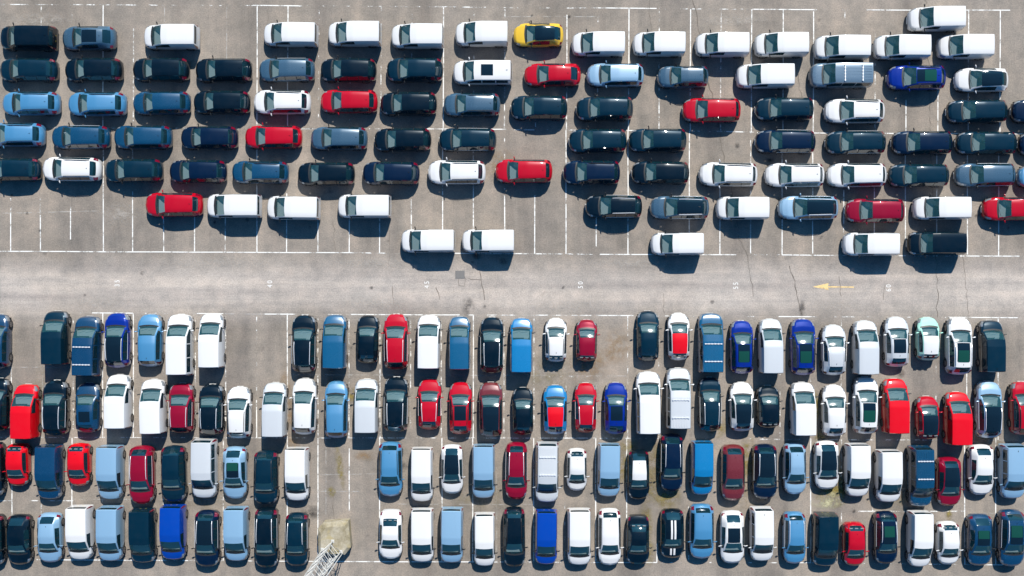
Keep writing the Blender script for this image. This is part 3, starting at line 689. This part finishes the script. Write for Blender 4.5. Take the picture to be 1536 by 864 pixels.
V_ = 'van'
ROWS = [
 (('A', 'U'), "the top row", [
  (2,86,38,75.5,'wvan','black','',''),(94,175,40,75.5,'hatch','steel','p',''),(217,299.5,36,74,V_,'white','',''),(396,478,33,70,V_,'white','',''),(492.5,573,31,70,V_,'white','',''),(587,666.5,35,73,V_,'white','',''),(683,763,31,70,V_,'white','',''),
  (770,845.5,36,70,'hatch','yellow','k',''),(857.5,937,47,84.5,V_,'white','',''),(949,1028,47,84.5,V_,'white','',''),(1042.5,1124,48,85.5,V_,'white','',''),(1131,1213.5,48,85.5,V_,'white','',''),
  (1220.5,1306.5,52,90,V_,'white','',''),(1310,1397,51,90,V_,'white','','',),(1405.5,1492,51,88.5,V_,'white','','')]),
 (('A0', 'U'), "front of the top row on its own", [(1361,1449,9,47,V_,'white','','')]),
 (('B', 'U'), "the second row from the top", [
  (1,88,88.5,122.5,'est','teal','',''),(98.5,185,88,122.5,'est','black','',''),(200,285,88,122,'est','black','',''),(294,379,88.5,123,'est','black','',''),(389,473,88.5,122.5,'est','steel','','t'),(481,565.5,88.5,123,'est','black','',''),(580,665,88,123,'est','teal','',''),
  (678,771,88.5,129,'wvan','white','S',''),(785.5,872,96,129.5,'hatch','red','',''),(880,966,96,130,'est','paleblue','',''),(986,1062.5,100,132,'suv','steel','','b'),(1104,1192,94,134,V_,'white','',''),(1214,1310,94,132,'bus','grey','',''),
  (1330,1417,99,135,'suv','royal','g','b'),(1431.5,1511,103,138,'hatch','white','k','')]),
 (('C', 'U'), "the third row from the top", [
  (5,91,138.5,173,'est','lightblue','','b'),(103.5,190.5,139,174,'est','lightblue','','b'),(200.5,286.5,138,172,'est','slate','',''),(291,376,137,171,'est','black','',''),(381,467,135.5,172,'est','white','','b'),(481,567,135.5,170,'est','red','',''),
  (570.5,656,139,173,'est','black','',''),(665.5,751,140.5,174.5,'est','steel','','b'),(766,851.5,144,180,'est','teal','',''),(864,950,146,181,'est','teal','',''),(1023.5,1111,148,183.5,'est','red','',''),(1132.5,1220,147,181,'est','teal','',''),
  (1236,1326,149,185.5,'suv','white','','b'),(1418.5,1511,150.5,184.5,'est','teal','',''),(1516.5,1604,150,184,'est','navy','','')]),
 (('D', 'U'), "the fourth row from the top", [
  (-18,68,185,220,'est','lightblue','','b'),(79,166,189,223.5,'est','slate','','t'),(172,259,189,223.5,'est','slate','',''),(272,358,190,224,'est','navy','',''),(368,454,189,223,'est','red','',''),(466.5,552,191,225,'est','steel','',''),
  (561.5,647.5,193,227,'est','black','',''),(658.5,745,193,227,'est','teal','','t'),(853,940,194,229,'est','teal','',''),(943,1030,193.5,228,'est','teal','',''),(1132.5,1223,195.5,230,'est','navy','','t'),
  (1238,1328,197,231.5,'est','teal','','t'),(1336.5,1428,197,232,'est','navy','',''),(1433,1524,198,232,'est','teal','',''),(1527,1616,199,233,'est','navy','','')]),
 (('E', 'U'), "the fifth row from the top", [
  (-22,62,238,272,'est','teal','',''),(65,153,236,272,'est','white','','b'),(158,245,239,273,'est','teal','',''),(255,341,240.5,274.5,'est','navy','',''),(348.5,434,242,275.5,'est','slate','','b'),(447,533,244,278,'est','black','',''),
  (544,630,243,277.5,'est','navy','',''),(642,729,240.5,277,'est','white','','b'),(743,829,239.5,274.5,'est','red','',''),(844.5,930.5,241,277,'est','navy','','b'),(947,1034,242.5,276,'est','black','',''),(1048.5,1136,244,280,'est','white','','b'),
  (1147,1236,245,281,'est','white','','b'),(1240,1329,245,281,'est','white','',''),(1332,1422.5,246.5,280.5,'est','teal','',''),(1431.5,1521.5,245.5,280,'est','steel','','t'),(1526,1615,248,282,'est','lightblue','','')]),
 (('F', 'U'), "the sixth row from the top", [
  (219,305,289.5,325,'est','red','',''),(311,393,291.5,327,V_,'white','',''),(401,481,294.5,330,V_,'white','',''),(507,587.5,292,327.5,V_,'white','',''),(878,963.5,293,327,'suv','black','','c'),(975,1063.5,294.5,329,'suv','steel','k','c'),
  (1074,1154,295,330,V_,'white','',''),(1167,1256.5,294.5,329.5,'suv','paleblue','k','c'),(1267.5,1356,298.5,334,'est','darkred','',''),(1369,1457.5,295,330,V_,'white','',''),(1473,1562,296,331,'est','red','','')]),
 (('G', 'U'), "the short row just above the road", [
  (602,683.5,344,379,V_,'white','',''),(693,772.5,344,379,V_,'white','',''),(976,1055.5,349,383,V_,'white','',''),(1263.5,1350,349,384,V_,'white','',''),(1360.5,1450.5,348,383,'wvan','black','','')]),
 (('H', 'N'), "the first row below the road", [
  (-20,14.5,471,553,'est','darkblue','',''),(59,105,466,547,V_,'teal','',''),(105.5,153.5,474,565,'bus','darkblue','',''),(156,197,469,552,'suv','royal','k','c'),(206,245,471,550,'est','lightblue','',''),(247,291,471,564,'bus','white','','n'),
  (297,336.5,470,551.5,V_,'white','',''),(438.5,475,472,559,'suv','black','','c'),(484,520.5,472,552.5,V_,'petrol','',''),(536,568,472.5,545.5,'hatch','black','',''),(576,613,470.5,554.5,'suv','red','','c'),(626,661,472.5,553,V_,'white','',''),
  (673.5,706,474.5,554,V_,'petrol','',''),(720.5,755.5,475,560,'suv','black','','c'),(765,799,477,558.5,V_,'midblue','',''),(817,850.5,477,543,'city','white','','b'),(864,895.5,479,542.5,'city','darkred','',''),(955,988,466,542,'hatch','teal','',''),
  (1001,1034,468,542,'city','white','r',''),(1046.5,1085.5,469.5,560,'bus','petrol','',''),(1095,1128.5,480.5,561,'suv','royal','g',''),(1138,1175,478,560,V_,'silver','',''),(1185,1222,478,563,'suv','royal','g','b'),(1232,1268,487,563,'hatch','silver','','c'),
  (1279,1319,480.5,561.5,V_,'silver','',''),(1326,1362,475,550.5,'hatch','silver','p',''),(1373,1410,475.5,541,'city','mint','w',''),(1418,1459,475.5,562.5,'suv','white','g','c'),(1468,1509,480,559,'wvan','teal','','')]),
 (('I', 'N'), "the second row below the road", [
  (-20,14,567,646,'est','black','',''),(14,59.5,576,658,V_,'brightred','',''),(62,104,570,653.5,'suv','black','','c'),(113,152,574,649,'hatch','darkblue','S',''),(155.5,197,561.5,642.5,V_,'white','',''),(207.5,250,568.5,650.5,V_,'white','',''),
  (254,292,574.5,649.5,'suv','darkred','','c'),(300,336,576,652,'suv','black','','c'),(341.5,377,579.5,657.5,'suv','white','','b'),(392.5,431,573.5,655,V_,'silver','',''),(439.5,475,567,652,'suv','white','',''),(488,522,571,657,'est','lightblue','',''),
  (532,568,568,649,V_,'silver','',''),(576.5,612.5,565,648,'suv','black','','c'),(627.5,662,568.5,644.5,'hatch','red','','c'),(674,708,573,651.5,'hatch','red','p','b'),(719,754,573,655,'suv','brown','k',''),(769,800,581.5,652,'hatch','black','',''),
  (815,850.5,577.5,651.5,'hatch','midblue','r',''),(862,894.5,574,649,'hatch','red','','c'),(906.5,940.5,573.5,651.5,'hatch','royal','p',''),(953,991,557,651.5,'bus','white','','n'),(999,1036,551.5,643.5,'bus','silver','',''),(1048,1080.5,565.5,647,'suv','teal','','c'),
  (1094.5,1130,573,647,'hatch','white','k',''),(1135,1169,578,642,'city','black','',''),(1184,1226,573,653,V_,'white','',''),(1232,1269,577,654.5,'hatch','white','',''),(1279,1317,565,651,'suv','white','g',''),(1321.5,1367,567.5,650,V_,'brightred','',''),
  (1373,1409,594,659,'city','red','k',''),(1416,1460,587.5,667.5,V_,'brightred','',''),(1463,1503.5,571.5,657,'suv','paleblue','k','c'),(1514,1556,572,652,'suv','red','','b')]),
 (('J', 'S'), "the third row below the road", [
  (-30,6.5,662,745,'suv','black','',''),(6.5,46,664,729,'city','brightred','',''),(49.5,96,666,748.5,V_,'darkblue','',''),(100,137,664,729,'city','brightred','',''),(143,185.5,667,748.5,V_,'paleblue','',''),(193.5,233,667.5,755.5,'suv','darkred','','c'),
  (242,280,667.5,752,'suv','teal','',''),(286,326,657,747,'bus','silver','','n'),(335,371,669,748,'hatch','paleblue','g',''),(381.5,418,675,756,'suv','teal','','b'),(427,464,670,751,V_,'white','',''),(568,604,662,744.5,'est','lightblue','','b'),
  (616.5,650,670,752,V_,'white','',''),(662,694.5,666,740.5,'hatch','white','k',''),(708.5,742.5,665.5,747,V_,'paleblue','',''),(758,791,662.5,748.5,'suv','darkred','','c'),(803,838,662,753,'bus','silver','',''),(850,880,671.5,736,'city','white','',''),
  (896,930,664,744.5,V_,'paleblue','',''),(941.5,973.5,674,749,'hatch','black','w',''),(990,1023.5,650,736.5,'suv','navy','','c'),(1036,1070,660.5,742,V_,'midblue','',''),(1081.5,1116,666,750.5,'suv','brown','',''),(1128.5,1164,665,748,'suv','navy','k','c'),
  (1175,1207.5,664,741,'suv','paleblue','','b'),(1221.5,1257,660.5,734,'hatch','white','k',''),(1267,1306.5,664,744.5,V_,'white','',''),(1312.5,1355,673.5,753,V_,'white','',''),(1362,1402,667.5,759.5,'bus','slate','',''),(1405,1440.5,685,759,'hatch','darkred','k',''),
  (1452.5,1490,666,742.5,'hatch','white','',''),(1499,1542,665,747.5,'wvan','paleblue','','')]),
 (('K', 'S'), "the bottom row", [
  (-28,7,770,848,'est','black','',''),(9,49.5,770.5,847,'hatch','black','',''),(56,94.5,768,843.5,'hatch','paleblue','',''),(96,142,757,839,V_,'white','',''),(143,185.5,758,841,V_,'paleblue','',''),(192,234,761.5,843.5,V_,'teal','',''),(238,280,756,839,V_,'blue','',''),
  (292.5,331,764,849.5,'suv','navy','k','c'),(335,373,759,841,V_,'paleblue','',''),(383,418,760,851,'suv','black','','c'),(429,463,768,848.5,'suv','teal','','c'),(569.5,603.5,763,838,'sedan','white','',''),(616.5,651,761.5,842.5,V_,'white','',''),
  (661,695,760,843.5,V_,'paleblue','',''),(711,743,768,848.5,V_,'white','',''),(755,788,759,850,'suv','black','','b'),(802.5,836,763.5,846,V_,'blue','',''),(850,887,761.5,847,V_,'white','',''),(897,931,761.5,847.5,'est','white','',''),
  (940,973.5,771,846.5,'sedan','black','',''),(990.5,1025.5,762,837,'hatch','black','s',''),(1034,1070,755,837.5,'est','lightblue','',''),(1080,1115.5,765,845,'hatch','white','p',''),(1124.5,1161,759,841,'wvan','white','',''),
  (1174.5,1207,766.5,845,'est','lightblue','','c'),(1219,1258,767.5,848.5,'wvan','teal','',''),(1263.5,1298,782,848.5,'city','red','',''),(1311,1345.5,766,845,'suv','navy','g','c'),(1361,1400.5,765,849.5,V_,'white','',''),(1404,1439.5,781,846.5,'city','white','',''),
  (1450,1488,770,848.5,'hatch','darkblue','g',''),(1497,1538,763.5,849,'suv','darkblue','g','c')]),
]
SHORT = {"A": "top row", "A0": "top row", "B": "second row from top", "C": "third row from top", "D": "fourth row from top", "E": "fifth row from top", "F": "sixth row from top", "G": "row just above road",
         "H": "first row below road", "I": "second row below road", "J": "third row below road", "K": "bottom row"}
ORD = ["", "first", "second", "third", "fourth", "fifth", "sixth", "seventh", "eighth", "ninth", "tenth", "eleventh", "twelfth", "thirteenth"]
def look(s):
    t = "%s %s" % (COLN[s[5]], NOUN[s[4]]); ex = []
    if s[6]: ex.append(ROOFN[s[6]])
    if s[7] == 'c': ex.append("silver roof rails")
    if s[4] == 'bus' and s[7] != 'n': ex.append("ribbed roof")
    return t + (" with " + " and ".join(ex) if ex else "")
ALL = []
for row, rn, cars in ROWS:
    for i, s in enumerate(cars): ALL.append((row, i, s, look(s), cars))
from collections import Counter
cnt = Counter(a[3] for a in ALL)
final = {}
_x = 0
def simple_look(s): return "%s %s" % (COLN[s[5]], NOUN[s[4]])
cand = []
for row, i, s, lk, cars in ALL:
    r = SHORT[row[0]]; opts = []
    same = [j for j, q in enumerate(cars) if look(q) == lk]
    allsame = [j for j, q in enumerate(cars) if look(q) == lk or look(q).startswith(lk)]
    if row[0] == 'A0': opts = ["white panel van parked alone ahead of top row at upper right corner"]
    elif s[0] < 0: opts = ["%s cut off at left edge, %s" % (lk, r)]
    elif s[1] > 1536: opts = ["%s cut off at right edge, %s" % (lk, r)]
    else:
        if len(allsame) == 1: opts.append("%s in %s" % (lk, r))
        if i > 0 and i < len(cars) - 1:
            opts.append("%s between %s and %s, %s" % (lk, simple_look(cars[i - 1]), simple_look(cars[i + 1]), r))
        k = allsame.index(i) + 1
        opts.append("%s, %s such from left in %s" % (lk, ORD[k], r))
    cand.append(opts)
flat = Counter(o for ops in cand for o in set(ops))
for ops, (row, i, s, lk, cars) in zip(cand, ALL):
    ch = next((o for o in ops if flat[o] == 1 and len(o.split()) <= 16), ops[-1])
    if len(ch.split()) > 16: ch = ch.replace(' and silver roof rails', '').replace(', ', ' ', 0)
    root = make_car(s, row)
    root['label'] = ch
    root['category'] = {'van': 'van', 'wvan': 'people carrier', 'bus': 'minibus'}.get(s[4], 'car')
    root['group'] = NOUN[s[4]] + "s parked in rows"

# ------------------------------------------------------------ concrete block and lattice lighting mast
M['concrete'], t, b = nodes_mat("stained_concrete")
g = t.nodes.new("ShaderNodeNewGeometry").outputs["Position"]
c = ramp(t, noise_n(t, g, 1.3, 5, .65), [(.32, (.17, .14, .08)), (.5, (.26, .225, .155)), (.68, (.34, .305, .235))])
c = mix(t, .6, c, ramp(t, noise_n(t, g, 8, 5, .7), [(.3, (.34, .34, .33)), (.5, (.5, .5, .5)), (.7, (.62, .6, .58))]), 'OVERLAY')
c = mix(t, ramp(t, noise_n(t, g, .9, 3, .5, .5), [(.52, (0, 0, 0)), (.66, (.7, .7, .7))]), c, (.30, .24, .11))
t.links.new(c, b.inputs["Base Color"]); b.inputs["Roughness"].default_value = .9
M['galv'] = simple("galvanised_steel", (.50, .49, .46), .5, .2)
M['galv2'] = simple("ladder_steel", (.56, .56, .54), .45, .2)
BH = 1.15
out = [(478, 792), (486, 782.5), (505, 781), (523.5, 780), (527, 820), (518, 831), (500, 831.5), (479, 828)]
root = link("lighting_mast", None); bc = P(503, 812, 0); root.location = bc
root['label'] = "tall steel lattice lighting mast standing on a stained concrete block"; root['category'] = "lighting mast"
ring0 = [P(x, y, BH * .55) - Vector((bc.x, bc.y, BH * .55)) for x, y in out]
vv = [Vector((p.x * 1.0, p.y * 1.0, 0)) for p in ring0] + [Vector((p.x, p.y, BH * .82)) for p in ring0] + [Vector((p.x * .80, p.y * .80, BH)) for p in ring0]
n = len(out); ff = [tuple(range(2 * n, 3 * n))]
for k in (0, n):
    for i in range(n): ff.append((k + i, k + (i + 1) % n, k + n + (i + 1) % n, k + n + i))
me = mesh_of("concrete_block", vv, [tuple(reversed(f)) for f in ff]); link("concrete_block", me, root, None, M['concrete'])
# mast: four legs, tapering, braced faces, ladder
TOP = 26.0; mb0 = Vector((-.10, -.45, BH))
def leg(i, z):
    wdt = (.90 - .45 * (z - BH) / (TOP - BH))
    sx, sy = ((1, 1), (-1, 1), (-1, -1), (1, -1))[i]
    a = R(38); x = sx * wdt * .60; y = sy * wdt * .60
    return Vector((mb0.x + x * math.cos(a) - y * math.sin(a), mb0.y + x * math.sin(a) + y * math.cos(a), z))
NB = 26; zs = [BH + (TOP - BH) * i / NB for i in range(NB + 1)]
for i in range(4):
    mb = MB(); mb.bar(leg(i, BH - .02), leg(i, TOP), .05, 6); link("mast_leg", mb.build("mast_leg", True, 60), root, None, M['galv'])
    mb = MB()
    for k in range(NB):
        a0, a1, b0, b1 = leg(i, zs[k]), leg(i, zs[k + 1]), leg((i + 1) % 4, zs[k]), leg((i + 1) % 4, zs[k + 1])
        mb.bar(a1, b1, .024, 3)
        if k % 2 == 0: mb.bar(a0, b1, .022, 3)
        else: mb.bar(b0, a1, .022, 3)
    link("cross_bracing", mb.build("cross_bracing"), root, 'stuff', M['galv'])
    mb = MB(); p = leg(i, BH); mb.box(p.x - .13, p.x + .13, p.y - .13, p.y + .13, BH - .01, BH + .03); link("base_plate", mb.build("base_plate"), root, None, M['galv'])
mb = MB()
off = Vector((.66, -.34, 0)); dr = Vector((.5, .62, 0)).normalized() * .24
for s in (-1, 1): mb.bar(Vector((mb0.x, mb0.y, BH)) + off * 1.15 + dr * s, Vector((mb0.x, mb0.y, TOP)) + off * .75 + dr * s, .03, 4)
for k in range(60):
    z = BH + .4 + k * .42; f = (z - BH) / (TOP - BH); c0 = Vector((mb0.x, mb0.y, z)) + off * (1.15 - .40 * f)
    if z < TOP: mb.bar(c0 - dr, c0 + dr, .022, 4)
link("ladder", mb.build("ladder"), root, None, M['galv2'])
mb = MB(); mb.box(mb0.x - .9, mb0.x + .9, mb0.y - .9, mb0.y + .9, TOP, TOP + .06)
for a in ((-.9, -.9), (.9, -.9), (.9, .9), (-.9, .9)): mb.bar((mb0.x + a[0], mb0.y + a[1], TOP), (mb0.x + a[0], mb0.y + a[1], TOP + 1), .025, 4)
for a, bb in (((-.9, -.9), (.9, -.9)), ((.9, -.9), (.9, .9)), ((.9, .9), (-.9, .9)), ((-.9, .9), (-.9, -.9))): mb.bar((mb0.x + a[0], mb0.y + a[1], TOP + 1), (mb0.x + bb[0], mb0.y + bb[1], TOP + 1), .025, 4)
link("lamp_platform", mb.build("lamp_platform"), root, None, M['galv'])
for i in range(4):
    a = i * math.pi / 2; mt = Matrix.Translation((mb0.x + 1.1 * math.cos(a), mb0.y + 1.1 * math.sin(a), TOP + .5)) @ Matrix.Rotation(a, 4, 'Z') @ Matrix.Rotation(R(35), 4, 'Y')
    mb = MB(); mb.box(-.1, .12, -.32, .32, -.22, .22, mt); mb.box(.12, .14, -.28, .28, -.18, .18, mt); link("floodlight", mb.build("floodlight"), root, None, M['rim'])
# black hatch on the side of the block
mb = MB(); p = P(480, 812, .5) - bc; mb.box(p.x - .14, p.x + .08, p.y - .35, p.y + .35, .1, .75); link("junction_box", mb.build("junction_box"), root, None, M['trim'])
print("objects", len(bpy.data.objects))
